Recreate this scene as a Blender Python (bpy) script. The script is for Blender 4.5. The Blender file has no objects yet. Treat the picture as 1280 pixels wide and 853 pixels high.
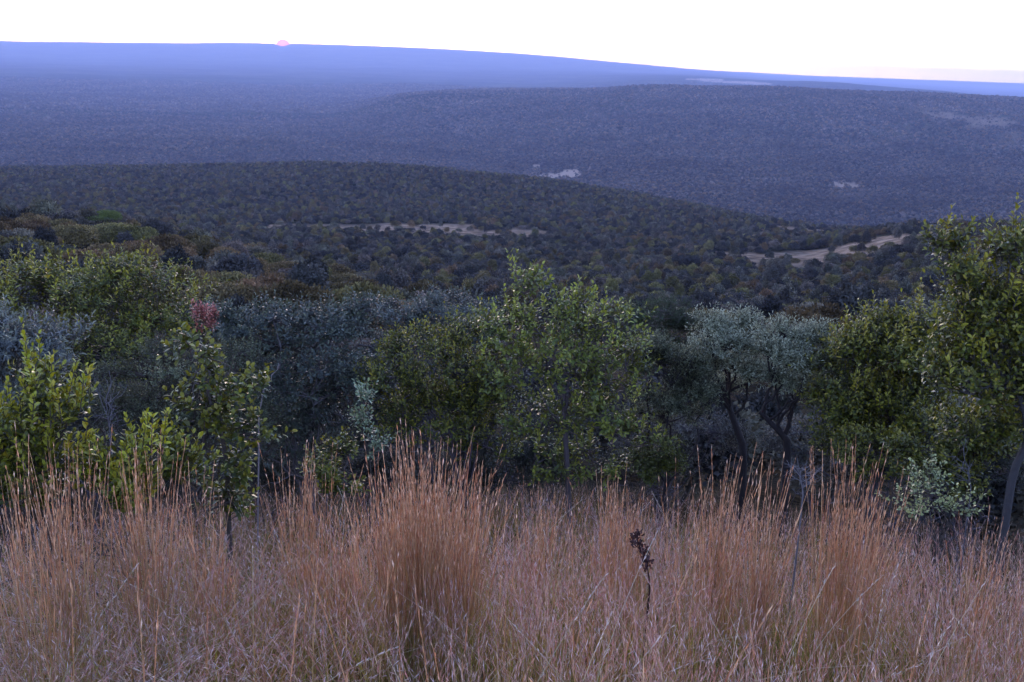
import bpy, math, numpy as np
from mathutils import Matrix, Vector
rng = np.random.default_rng(7)
sc = bpy.context.scene
COL = sc.collection
R = math.radians

# ------------------------------------------------------------------ camera
F = 1244.4
PITCH, ROLL = 15.5, 2.03
CM = Matrix.Rotation(R(90 - PITCH), 3, 'X') @ Matrix.Rotation(R(ROLL), 3, 'Z')
CMn = np.array(CM)
cam = bpy.data.cameras.new('camera'); cam.lens = 35; cam.sensor_width = 36
cam.clip_start = 0.05; cam.clip_end = 200000
camo = bpy.data.objects.new('camera', cam); COL.objects.link(camo)
camo.matrix_world = CM.to_4x4(); sc.camera = camo

def ray(x, y):
    d = CMn @ np.array([(x - 640) / F, -(y - 426.5) / F, -1.0]); return d
def azel(x, y):
    d = ray(x, y); h = math.hypot(d[0], d[1])
    return math.atan2(d[0], d[1]), d[2] / h
def at(x, y, r):
    """point seen in column x, row y of the photograph at horizontal distance r"""
    d = ray(x, y); return d * (r / math.hypot(d[0], d[1]))
def project(P):
    q = P @ CMn
    return 640 + F * q[:, 0] / -q[:, 2], 426.5 - F * q[:, 1] / -q[:, 2]

# ------------------------------------------------------------------ mesh helpers
class Geo:
    def __init__(s): s.V = []; s.Fs = []; s.C = []; s.n = 0; s.X = []
    def add(s, V, F_, C=None, extra=None):
        V = np.asarray(V, float).reshape(-1, 3); F_ = np.asarray(F_, int)
        s.V.append(V); s.Fs.append(F_ + s.n); s.n += len(V)
        if C is None: C = (1, 1, 1)
        C = np.asarray(C, float)
        s.C.append(np.broadcast_to(C, (len(V), 3)) if C.ndim == 1 else C)
        if extra is not None: s.X.append(np.broadcast_to(np.asarray(extra, float), (len(V),)))
    def mesh(s, name, mat=None, smooth=False, attr=None):
        me = bpy.data.meshes.new(name)
        V = np.concatenate(s.V); 
        fl = [f for f in s.Fs if len(f)]
        loops = np.concatenate([f.ravel() for f in fl]) if fl else np.zeros(0, int)
        tot = np.concatenate([np.full(len(f), f.shape[1]) for f in fl]) if fl else np.zeros(0, int)
        st = np.concatenate([[0], np.cumsum(tot)[:-1]]) if len(tot) else tot
        me.vertices.add(len(V)); me.vertices.foreach_set('co', V.ravel().astype(np.float32))
        if len(tot):
            me.loops.add(len(loops)); me.loops.foreach_set('vertex_index', loops.astype(np.int32))
            me.polygons.add(len(tot)); me.polygons.foreach_set('loop_start', st.astype(np.int32))
            me.polygons.foreach_set('loop_total', tot.astype(np.int32))
            if smooth: me.polygons.foreach_set('use_smooth', np.ones(len(tot), bool))
        me.update(calc_edges=True)
        a = me.color_attributes.new('col', 'FLOAT_COLOR', 'POINT')
        C = np.ones((len(V), 4), np.float32); C[:, :3] = np.concatenate(s.C)
        a.data.foreach_set('color', C.ravel())
        if attr:
            b = me.attributes.new(attr, 'FLOAT', 'POINT'); b.data.foreach_set('value', np.concatenate(s.X).astype(np.float32))
        if mat: me.materials.append(mat)
        return me
    def obj(s, name, mat, parent=None, smooth=False, attr=None):
        o = bpy.data.objects.new(name, s.mesh(name, mat, smooth, attr)); COL.objects.link(o)
        if parent: o.parent = parent
        return o

def tag(o, label=None, cat=None, group=None, kind=None):
    if label: o['label'] = label
    if cat: o['category'] = cat
    if group: o['group'] = group
    if kind: o['kind'] = kind
    return o
def empty(name, loc):
    o = bpy.data.objects.new(name, None); o.location = loc; o.empty_display_size = .2; COL.objects.link(o); return o
def nrm(a): return a / np.maximum(np.linalg.norm(a, axis=-1, keepdims=True), 1e-9)
def rdir(n): return nrm(rng.normal(size=(n, 3)))

# ------------------------------------------------------------------ materials
def newmat(name):
    m = bpy.data.materials.new(name); m.use_nodes = True; nt = m.node_tree; nt.nodes.clear()
    return m, nt, nt.nodes, nt.links
def leafmat(name, rough=.42, trans=.3, spec=.5, rnd=0, bumpy=False):
    m, nt, N, L = newmat(name)
    out = N.new('ShaderNodeOutputMaterial'); at_ = N.new('ShaderNodeAttribute'); at_.attribute_name = 'col'
    col = at_.outputs['Color']
    if rnd:
        oi = N.new('ShaderNodeObjectInfo'); hs = N.new('ShaderNodeHueSaturation')
        mr = N.new('ShaderNodeMapRange'); mr.inputs['To Min'].default_value = 1 - rnd; mr.inputs['To Max'].default_value = 1 + rnd * 1.3
        mr2 = N.new('ShaderNodeMapRange'); mr2.inputs['To Min'].default_value = .47; mr2.inputs['To Max'].default_value = .54
        mu = N.new('ShaderNodeMath'); mu.operation = 'MULTIPLY'; mu.inputs[1].default_value = 7.31
        fr = N.new('ShaderNodeMath'); fr.operation = 'FRACT'
        L.new(oi.outputs['Random'], mr.inputs['Value']); L.new(oi.outputs['Random'], mu.inputs[0]); L.new(mu.outputs[0], fr.inputs[0])
        L.new(fr.outputs[0], mr2.inputs['Value']); L.new(mr2.outputs[0], hs.inputs['Hue']); L.new(mr.outputs[0], hs.inputs['Value'])
        L.new(col, hs.inputs['Color']); col = hs.outputs[0]
    p = N.new('ShaderNodeBsdfPrincipled'); p.inputs['Roughness'].default_value = rough
    p.inputs['Specular IOR Level'].default_value = spec
    L.new(col, p.inputs['Base Color'])
    if trans > 0:
        t = N.new('ShaderNodeBsdfTranslucent'); mx = N.new('ShaderNodeMixShader'); mx.inputs[0].default_value = trans
        L.new(col, t.inputs['Color']); L.new(p.outputs[0], mx.inputs[1]); L.new(t.outputs[0], mx.inputs[2])
        L.new(mx.outputs[0], out.inputs['Surface'])
    else: L.new(p.outputs[0], out.inputs['Surface'])
    if bumpy:
        tc = N.new('ShaderNodeTexCoord'); nz = N.new('ShaderNodeTexNoise'); nz.inputs['Scale'].default_value = 30; nz.inputs['Detail'].default_value = 4
        bp = N.new('ShaderNodeBump'); bp.inputs['Strength'].default_value = .6; bp.inputs['Distance'].default_value = .02
        L.new(tc.outputs['Object'], nz.inputs['Vector']); L.new(nz.outputs[0], bp.inputs['Height']); L.new(bp.outputs[0], p.inputs['Normal'])
    return m
M_leaf = leafmat('glossy_leaf', .46, .2, .4)
M_dull = leafmat('dull_leaf', .55, .25, .35)
M_bush = leafmat('bushland_leaf', .8, .12, .1, rnd=.38)
M_grass = leafmat('dry_grass', .5, .35, .4)
M_bark = leafmat('bark', .85, 0, .2, bumpy=True)

# ------------------------------------------------------------------ terrain
T = {  # column of the photograph -> (distance m, row) read off the slopes seen there
 -420: [(60,396),(100,325),(180,262),(260,275),(400,268),(600,250),(900,215),(1250,196),(1700,215),(2300,190),(4000,130),(8000,84),(15000,60),(24000,37),(32000,47),(62000,47)],
 0:    [(60,406),(100,345),(170,291),(250,303),(400,288),(600,266),(900,235),(1200,215),(1600,235),(2300,209),(4000,145),(8000,100),(15000,76),(24000,51.5),(32000,62),(62000,62)],
 200:  [(60,425),(100,362),(150,320),(220,338),(400,300),(600,270),(900,233),(1200,211),(1700,235),(2300,208),(4000,148),(8000,104),(15000,80),(24000,54),(32000,66),(62000,66)],
 400:  [(60,440),(100,392),(130,368),(200,377),(350,318),(500,290),(800,242),(1100,209),(1600,240),(2300,209),(4000,152),(8000,108),(15000,83),(24000,55.5),(32000,72),(62000,73)],
 520:  [(60,452),(100,408),(140,388),(200,380),(340,330),(480,295),(760,248),(1050,212),(1600,240),(2200,214),(3400,158),(4400,120),(6000,118),(9000,104),(15000,86),(24000,60),(32000,76),(62000,77)],
 640:  [(60,462),(110,420),(150,398),(200,380),(300,345),(450,305),(700,258),(1000,221),(1500,240),(2100,222),(3000,170),(4000,126),(4500,117),(9000,108),(15000,88),(24000,67),(32000,80),(62000,81)],
 860:  [(60,470),(120,420),(160,405),(200,388),(300,350),(450,308),(700,270),(950,255),(1300,272),(1700,252),(2300,202),(3000,155),(3800,118),(4300,110),(6500,118),(10000,97),(15000,93.5),(24000,86),(34000,87.5),(62000,88)],
 1000: [(60,472),(120,424),(160,407),(200,390),(300,350),(450,312),(600,292),(800,284),(1100,300),(1500,282),(2000,235),(2800,175),(3600,125),(4200,113),(6500,122),(10000,102),(13000,107),(26000,97),(40000,93.5),(62000,94)],
 1130: [(60,474),(120,424),(160,398),(200,376),(280,338),(340,310),(430,289),(560,296),(900,300),(1500,288),(2000,242),(2800,182),(3600,130),(4200,118),(6500,128),(10000,110),(13000,115),(26000,104),(40000,99.5),(62000,100)],
 1280: [(60,475),(120,424),(160,396),(200,370),(270,325),(330,300),(400,290),(560,300),(900,310),(1500,288),(2000,248),(2800,190),(3600,138),(4200,127),(6500,138),(10000,122),(13000,126),(26000,113),(40000,107.5),(62000,108)],
 1700: [(60,490),(120,440),(160,410),(200,384),(270,340),(330,315),(400,304),(560,315),(900,325),(1500,303),(2000,263),(2800,205),(3600,153),(4200,142),(6500,153),(10000,137),(13000,141),(26000,128),(40000,122),(62000,123)],
}
def pchip(xk, yk, x):
    xk = np.asarray(xk, float); yk = np.asarray(yk, float); h = np.diff(xk); d = np.diff(yk) / h
    m = np.zeros(len(xk)); m[0] = d[0]; m[-1] = d[-1]
    for i in range(1, len(xk) - 1):
        if d[i-1] * d[i] > 0:
            w1 = 2*h[i] + h[i-1]; w2 = h[i] + 2*h[i-1]; m[i] = (w1 + w2) / (w1/d[i-1] + w2/d[i])
    i = np.clip(np.searchsorted(xk, x) - 1, 0, len(h) - 1); t = (x - xk[i]) / h[i]
    return ((2*t**3-3*t**2+1)*yk[i] + (t**3-2*t**2+t)*h[i]*m[i] + (-2*t**3+3*t**2)*yk[i+1] + (t**3-t**2)*h[i]*m[i+1])
RG = np.concatenate([[0, .7, 1.4, 2.1, 3], np.geomspace(3.6, 34000, 420)])      # radial knots
NEAR_R = np.array([0, 3, 8, 15, 30]); NEAR_Z = np.array([-1.62, -2.72, -4.6, -7.3, -12.4])
AK = []; ZK = []
for x, pts in sorted(T.items()):
    lr = [0.0] * 0; zz = []; rr = []
    for r_, z_ in zip(NEAR_R, NEAR_Z): rr.append(r_); zz.append(z_)
    aa = []
    for r_, y_ in pts:
        a_, e_ = azel(x, y_); rr.append(r_); zz.append(e_ * r_); aa.append(a_)
    s = np.log(np.array(rr) + 12.0)
    # interpolate the tangent of the viewing angle for far, height for near
    z = pchip(s, zz, np.log(RG + 12.0))
    AK.append(np.interp(np.log(RG + 12), np.log(np.array([p_[0] for p_ in pts]) + 12.), aa)); ZK.append(z)
AK = np.array(AK); ZK = np.array(ZK)       # columns x radial
NA = 760
AZ = np.concatenate([np.linspace(-math.pi, -R(40), 60)[:-1], np.linspace(-R(40), R(40), NA), np.linspace(R(40), math.pi, 60)[1:]])
ZG = np.zeros((len(AZ), len(RG)))
for j in range(len(RG)):
    ZG[:, j] = pchip(AK[:, j], ZK[:, j], np.clip(AZ, AK[0, j], AK[-1, j]))
# behind the camera the hill goes on at about the height of the feet
back = np.clip((np.abs(AZ) - R(45)) / R(60), 0, 1); back = back*back*(3-2*back)
ZB = -1.62 + np.minimum(RG, 60) * .10 - np.maximum(RG - 300, 0) * .004; ZB = np.maximum(ZB, -150)
ZG = ZG * (1 - back[:, None]) + ZB[None, :] * back[:, None]
def vnoise(x, y, seed=0):
    xi = np.floor(x).astype(np.int64); yi = np.floor(y).astype(np.int64); fx = x - xi; fy = y - yi
    fx = fx*fx*(3-2*fx); fy = fy*fy*(3-2*fy)
    def h(a, b):
        n = (a * 374761393 + b * 668265263 + seed * 1442695041) & 0xffffffff
        n = ((n ^ (n >> 13)) * 1274126177) & 0xffffffff
        return ((n ^ (n >> 16)) & 0xffff) / 65535.
    return (h(xi, yi)*(1-fx)+h(xi+1, yi)*fx)*(1-fy) + (h(xi, yi+1)*(1-fx)+h(xi+1, yi+1)*fx)*fy
def fbm(x, y, seed=0, o=4):
    s = 0; a = .5
    for i in range(o): s = s + a * vnoise(x, y, seed + i); x = x*2.03+7; y = y*2.03+3; a *= .5
    return s / (1 - .5**o)
X = np.sin(AZ)[:, None] * RG; Y = np.cos(AZ)[:, None] * RG
nz = (fbm(X/340, Y/340, 3) - .5) * np.clip((RG - 150) / 900, 0, 1) * 16 * np.clip(1.6 - RG/9000, .25, 1)
nz += (fbm(X/950+3, Y/950, 13) - .5) * np.clip((RG - 1300) / 1500, 0, 1) * 34
nz += (fbm(X/30, Y/30, 9) - .5) * np.clip((RG - 15) / 60, 0, 1) * 2.2
nz += (fbm(X/1.3, Y/1.3, 5) - .5) * .10
ZG += nz
ZG[:, RG > 30000] = np.maximum(ZG[:, RG > 30000], -.0003*RG[RG > 30000])
# notch added to the skyline, standing in for the sun's bloom over the ridge
a_sun, e_sun = azel(353, 58)
ZG -= np.exp(-((AZ - a_sun) / .006)**2)[:, None] * np.exp(-((np.log(RG) if False else np.log(np.maximum(RG, 1)) - math.log(24000)) / .25)**2)[None, :] * (3.5 / F * 24000)
LRG = np.log(RG + 1)
def ground(x, y):
    r = np.hypot(x, y); a = np.arctan2(x, y)
    i = np.clip(np.searchsorted(AZ, a) - 1, 0, len(AZ) - 2); j = np.clip(np.searchsorted(RG, r) - 1, 0, len(RG) - 2)
    t = (a - AZ[i]) / (AZ[i+1] - AZ[i]); u = np.clip((r - RG[j]) / (RG[j+1] - RG[j]), 0, 1)
    return (ZG[i, j]*(1-t) + ZG[i+1, j]*t)*(1-u) + (ZG[i, j+1]*(1-t) + ZG[i+1, j+1]*t)*u

# clearings: (column, distance, half width m across, half depth m, strength, 0 dry grass / 1 sand)
CLR = [(345,505,9,7,.8,0),(372,525,14,8,.8,0),(470,520,22,7,.7,0),(515,520,26,9,1,0),(560,515,24,9,1,0),(610,515,16,7,.8,0),(655,520,18,6,.6,0),
       (400,520,14,8,.7,0),(430,522,16,8,.7,0),(640,518,16,8,.8,0),(450,500,12,6,.6,0),(585,500,18,7,.8,0),(275,455,8,6,.9,0),(300,460,8,4,.5,0),
       (1000,700,20,22,.9,0),(1025,690,14,16,.8,0),(945,880,14,20,.5,0),
       (930,400,12,10,.7,0),(985,390,16,10,.8,0),(1020,410,16,10,.8,0),(1075,410,20,10,.9,0),(960,350,8,8,.6,0),
       (1035,335,13,13,.8,0),(1060,345,12,16,.9,0),(1095,355,14,14,.7,0),(1135,375,14,12,1,0),(1155,365,8,12,1,0),(1045,350,16,14,.9,0),(1120,355,14,12,.9,0),(1080,372,16,12,.9,0),(1150,345,12,12,.8,0),(1010,300,7,7,.5,0),(990,330,8,8,.4,0),(1075,320,8,8,.6,0),
       (935,350,6,8,.35,0),(880,330,5,6,.3,0),
       (668,2130,18,30,.8,1),(690,2150,32,45,1,1),(715,2170,26,60,1,1),(628,2700,16,30,.6,1),(672,2350,12,30,.7,1),
       (960,2750,34,60,.5,0),(985,2800,26,40,.35,0),(1060,2080,16,40,.9,1),(1078,2060,14,40,.7,1),(925,2900,25,50,.3,0),(880,3050,20,60,.4,0),
       (1185,3350,60,60,.8,0),(1245,3300,70,70,.8,0),(1225,3250,40,80,.6,0),(1150,3500,50,80,.5,0),(1100,3600,40,60,.4,0),(1270,3000,40,70,.5,0),(1040,3650,40,70,.35,0),(1130,3000,30,60,.3,0),
       (880,9500,170,500,1,1),(912,9000,260,330,1,1),(900,11500,200,500,.8,1),(945,8700,120,200,.8,1),
       (200,7600,170,120,.5,0),(245,7600,160,110,.5,0),(130,6000,60,120,.35,0),(60,3900,28,50,.6,0),(20,2310,14,20,.8,1),(130,4200,50,40,.25,0),(355,7300,90,80,.2,0),
       (450,1110,20,12,.5,0),(585,1060,16,10,.6,0)]
CW = []
for (px, r_, w_, d_, s_, k_) in CLR:
    d_ = d_*(1.5 if k_ and r_ < 4000 else 5.6 if 420 < r_ < 1200 else (3.0 if r_ <= 420 else 2.0 if r_ < 4000 else 1)); w_ = w_*(1.25 if r_ < 1200 else 1)
    a_ = azel(px, 150 if r_ > 900 else 300)[0]; CW.append((a_, math.sin(a_)*r_, math.cos(a_)*r_, w_, d_, s_, k_))
def clearing(x, y):
    wx = x + (fbm(x/9, y/9, 21) - .5)*9; r = np.hypot(x, y)
    c = np.zeros(np.shape(x)); sd = np.zeros(np.shape(x))
    for (a_, cx, cy, w_, d_, s_, k_) in CW:
        dx = x - cx; dy = y - cy; ac = dx*math.cos(a_) - dy*math.sin(a_); al = dx*math.sin(a_) + dy*math.cos(a_)
        q = (ac/w_)**2 + (al/d_)**2
        q = q + (fbm(x/(w_*.5), y/(w_*.5), 31) - .5)*2.4
        v = np.clip((1.15 - q)*2.2, 0, 1)*s_
        c = np.maximum(c, v); sd = np.maximum(sd, v*k_)
    return c, sd
g = Geo()
P = np.stack([X, Y, ZG], -1)
cl, sd = clearing(X, Y)
cc = np.stack([cl, sd, np.zeros_like(cl)], -1)
na, nr = ZG.shape
idx = np.arange(na*nr).reshape(na, nr)
q = np.stack([idx[:-1, :-1], idx[:-1, 1:], idx[1:, 1:], idx[1:, :-1]], -1).reshape(-1, 4)[:, ::1]
g.add(P.reshape(-1, 3), q, cc.reshape(-1, 3))
mt, nt, N, L = newmat('bush_ground')
out = N.new('ShaderNodeOutputMaterial'); p = N.new('ShaderNodeBsdfDiffuse')
geo = N.new('ShaderNodeNewGeometry'); at_ = N.new('ShaderNodeAttribute'); at_.attribute_name = 'col'
sep = N.new('ShaderNodeSeparateColor'); L.new(at_.outputs['Color'], sep.inputs[0])
def noise(scale, detail=4, typ='n'):
    mp = N.new('ShaderNodeVectorMath'); mp.operation = 'SCALE'; mp.inputs['Scale'].default_value = scale; L.new(geo.outputs['Position'], mp.inputs[0])
    if typ == 'n': n_ = N.new('ShaderNodeTexNoise'); n_.inputs['Scale'].default_value = 1; n_.inputs['Detail'].default_value = detail
    else: n_ = N.new('ShaderNodeTexVoronoi'); n_.inputs['Scale'].default_value = 1
    L.new(mp.outputs[0], n_.inputs['Vector']); return n_.outputs[0]
def ramp(src, stops):
    r_ = N.new('ShaderNodeValToRGB'); e = r_.color_ramp.elements
    while len(e) < len(stops): e.new(.5)
    for el, (po, c_) in zip(e, stops): el.position = po; el.color = (*c_, 1)
    L.new(src, r_.inputs[0]); return r_.outputs[0]
def mix(fac, a, b, mode='MIX'):
    m_ = N.new('ShaderNodeMix'); m_.data_type = 'RGBA'; m_.blend_type = mode
    if isinstance(fac, float): m_.inputs[0].default_value = fac
    else: L.new(fac, m_.inputs[0])
    for v, k in ((a, 6), (b, 7)):
        if isinstance(v, tuple): m_.inputs[k].default_value = (*v, 1)
        else: L.new(v, m_.inputs[k])
    return m_.outputs[2]
near = ramp(noise(3.0, 6), [(.3, (.022, .017, .014)), (.55, (.045, .034, .022)), (.75, (.08, .058, .036))])
trees = ramp(noise(1/13., 5), [(.38, (.008, .012, .007)), (.5, (.02, .025, .013)), (.62, (.055, .05, .032))])  # far tree cover, with the crowns' self-shadow darkened into its colours
patch = ramp(noise(1/420., 8), [(.38, (.45, .5, .45)), (.5, (1, 1, 1)), (.62, (1.9, 1.7, 1.4))])
trees = mix(1., trees, patch, 'MULTIPLY')
dist = N.new('ShaderNodeVectorMath'); dist.operation = 'LENGTH'; L.new(geo.outputs['Position'], dist.inputs[0])
mr = N.new('ShaderNodeMapRange'); mr.inputs['From Min'].default_value = 150; mr.inputs['From Max'].default_value = 600; L.new(dist.outputs['Value'], mr.inputs['Value'])
base = mix(mr.outputs[0], near, trees)
dry = ramp(noise(1/5., 4), [(.35, (.12, .085, .06)), (.5, (.22, .155, .11)), (.65, (.32, .23, .16))])
base = mix(sep.outputs[0], base, dry)
base = mix(sep.outputs[1], base, (.34, .25, .19))
L.new(base, p.inputs['Color'])
bp = N.new('ShaderNodeBump'); bp.inputs['Strength'].default_value = .9; bp.inputs['Distance'].default_value = 4; L.new(noise(1/9., 3), bp.inputs['Height'])
bp2 = N.new('ShaderNodeBump'); bp2.inputs['Strength'].default_value = .7; bp2.inputs['Distance'].default_value = .05; L.new(noise(4., 5), bp2.inputs['Height']); L.new(bp.outputs[0], bp2.inputs['Normal'])
L.new(bp2.outputs[0], p.inputs['Normal']); L.new(p.outputs[0], out.inputs['Surface'])
tag(g.obj('terrain', mt, smooth=True), 'wide bush covered valley and slopes running to the horizon', kind='structure')

# ------------------------------------------------------------------ leaves, tubes
def leaves(G, P, D, N_, Ln, Wd, C, simple=False, curl=.15):
    n = len(P); D = nrm(D); S = nrm(np.cross(D, N_)); Nn = np.cross(S, D)
    Ln = np.asarray(Ln)[:, None]; Wd = np.asarray(Wd)[:, None]
    if simple:
        V = np.stack([P, P + D*Ln*.5 + S*Wd*.5 + Nn*Wd*.12, P + D*Ln - Nn*Ln*curl, P + D*Ln*.5 - S*Wd*.5 + Nn*Wd*.12], 1)
        b = np.arange(n)[:, None]*4
        G.add(V.reshape(-1, 3), np.concatenate([b + [0, 1, 2], b + [0, 2, 3]]), np.repeat(C, 4, 0))
        return
    u = Nn*Ln*curl
    V = np.stack([P, P + D*Ln*.38 + S*Wd*.42 + Nn*Wd*.15, P + D*Ln*.74 + S*Wd*.42 + Nn*Wd*.13 - u*.4, P + D*Ln - u,
                  P + D*Ln*.74 - S*Wd*.42 + Nn*Wd*.13 - u*.4, P + D*Ln*.38 - S*Wd*.42 + Nn*Wd*.15, P + D*Ln*.38, P + D*Ln*.74 - u*.4], 1)
    b = np.arange(n)[:, None]*8
    G.add(V.reshape(-1, 3), np.concatenate([b + [0, 1, 6], b + [0, 6, 5], b + [2, 3, 7], b + [3, 4, 7]]), np.repeat(C, 8, 0))
    G.add(np.zeros((0, 3)), np.zeros((0, 4), int), np.zeros((0, 3)))
    G.Fs.append((np.concatenate([b + [1, 2, 7, 6], b + [6, 7, 4, 5]])) + (G.n - 8*n))
def tube(G, pts, rad, C, sides=6):
    pts = np.asarray(pts, float); n = len(pts); rad = np.broadcast_to(rad, (n,))
    t = nrm(np.gradient(pts, axis=0)); ref = np.array([.31, .17, .93]) if abs(t[0][2]) < .8 else np.array([.95, .2, .1])
    a = nrm(np.cross(t, ref)); b = np.cross(t, a)
    an = np.arange(sides)/sides*2*math.pi
    V = pts[:, None] + rad[:, None, None]*(a[:, None]*np.cos(an)[None, :, None] + b[:, None]*np.sin(an)[None, :, None])
    i = np.arange(n-1)[:, None]*sides; k = np.arange(sides)[None]; k2 = (k+1) % sides
    Fq = np.stack([i+k, i+k2, i+sides+k2, i+sides+k], -1).reshape(-1, 4)
    G.add(V.reshape(-1, 3), Fq, C)
    G.add(pts[-1:] + t[-1:]*rad[-1]*.8, np.zeros((0, 3), int), C)
    k = np.arange(sides); G.Fs.append(np.stack([G.n-1-sides+k, G.n-1-sides+(k+1) % sides, np.full(sides, G.n-1)], -1))
def sticks(G, A, B, ra, rb, C):
    n = len(A); 
    if n == 0: return
    t = nrm(B - A); a = nrm(np.cross(t, np.array([.3, .5, .81]))); b = np.cross(t, a); V = []
    for P_, r_ in ((A, ra), (B, rb)):
        for k in range(3):
            an = k*2.0944; V.append(P_ + r_*(a*math.cos(an) + b*math.sin(an)))
    V = np.stack(V, 1); i = np.arange(n)[:, None]*6
    G.add(V.reshape(-1, 3), np.concatenate([i+[0, 1, 4, 3], i+[1, 2, 5, 4], i+[2, 0, 3, 5]]), C)
def wig(a, b, n=7, w=.08, sag=0.):
    a = np.asarray(a, float); b = np.asarray(b, float); t = np.linspace(0, 1, n)[:, None]; l = np.linalg.norm(b-a)
    off = np.cumsum(rng.normal(size=(n, 3)), 0)*w*l/math.sqrt(n); off -= off[0]*(1-t) + off[-1]*t
    return a + (b-a)*t + off + np.array([0, 0, 1])*(sag*l*4*t*(1-t))
def colmix(n, cols, jit=.18):
    cols = np.asarray(cols, float); i = rng.integers(0, len(cols), n); j = rng.integers(0, len(cols), n); t = rng.random(n)[:, None]
    return (cols[i]*(1-t) + cols[j]*t) * (1 + rng.normal(size=(n, 1))*jit).clip(.45, 1.8)

def sprigs(GL, GW, base, dirs, length, nl, ll, lw, cols, wood, open_=.9, simple=False, curl=.15, tipcols=None, tw=.003, shade=None):
    n = len(base); dirs = nrm(dirs); length = np.broadcast_to(length, (n,))
    tip = base + dirs*length[:, None]
    if GW is not None: sticks(GW, base, tip, tw, tw*.5, wood)
    f = (np.arange(nl) + .6)/nl; f = np.clip(f[None] + rng.normal(size=(n, nl))*.03, 0.05, 1)
    a = nrm(np.cross(dirs, rdir(n))); b = np.cross(dirs, a)
    ph = np.arange(nl)[None]*2.4 + rng.random((n, 1))*6.28 + rng.normal(size=(n, nl))*.3
    rad = a[:, None]*np.cos(ph)[..., None] + b[:, None]*np.sin(ph)[..., None]
    op = open_*(1 - .55*f)[..., None]
    D = nrm(dirs[:, None]*(1-op*.75) + rad*op + rng.normal(size=(n, nl, 3))*.16)
    P_ = base[:, None] + dirs[:, None]*(f*length[:, None])[..., None]
    Nn = nrm(dirs[:, None]*.7 - rad*.3 + rng.normal(size=(n, nl, 3))*.25 + np.array([0, 0, .3]))
    m = n*nl; sz = (rng.random(m)*.5 + .7)*(1 - .25*np.tile(f[0], n) if False else (1 - .3*f.ravel()))
    cl_ = colmix(n, cols, .1); C = np.repeat(cl_, nl, 0)*(1 + rng.normal(size=(m, 1))*.16).clip(.5, 1.6)
    if shade is not None: C = C*np.repeat(shade, nl)[:, None]
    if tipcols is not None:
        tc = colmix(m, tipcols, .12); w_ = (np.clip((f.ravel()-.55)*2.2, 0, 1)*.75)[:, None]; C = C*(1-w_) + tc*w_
    leaves(GL, P_.reshape(-1, 3), D.reshape(-1, 3), Nn.reshape(-1, 3), ll*sz, lw*sz, C, simple, curl)

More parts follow.
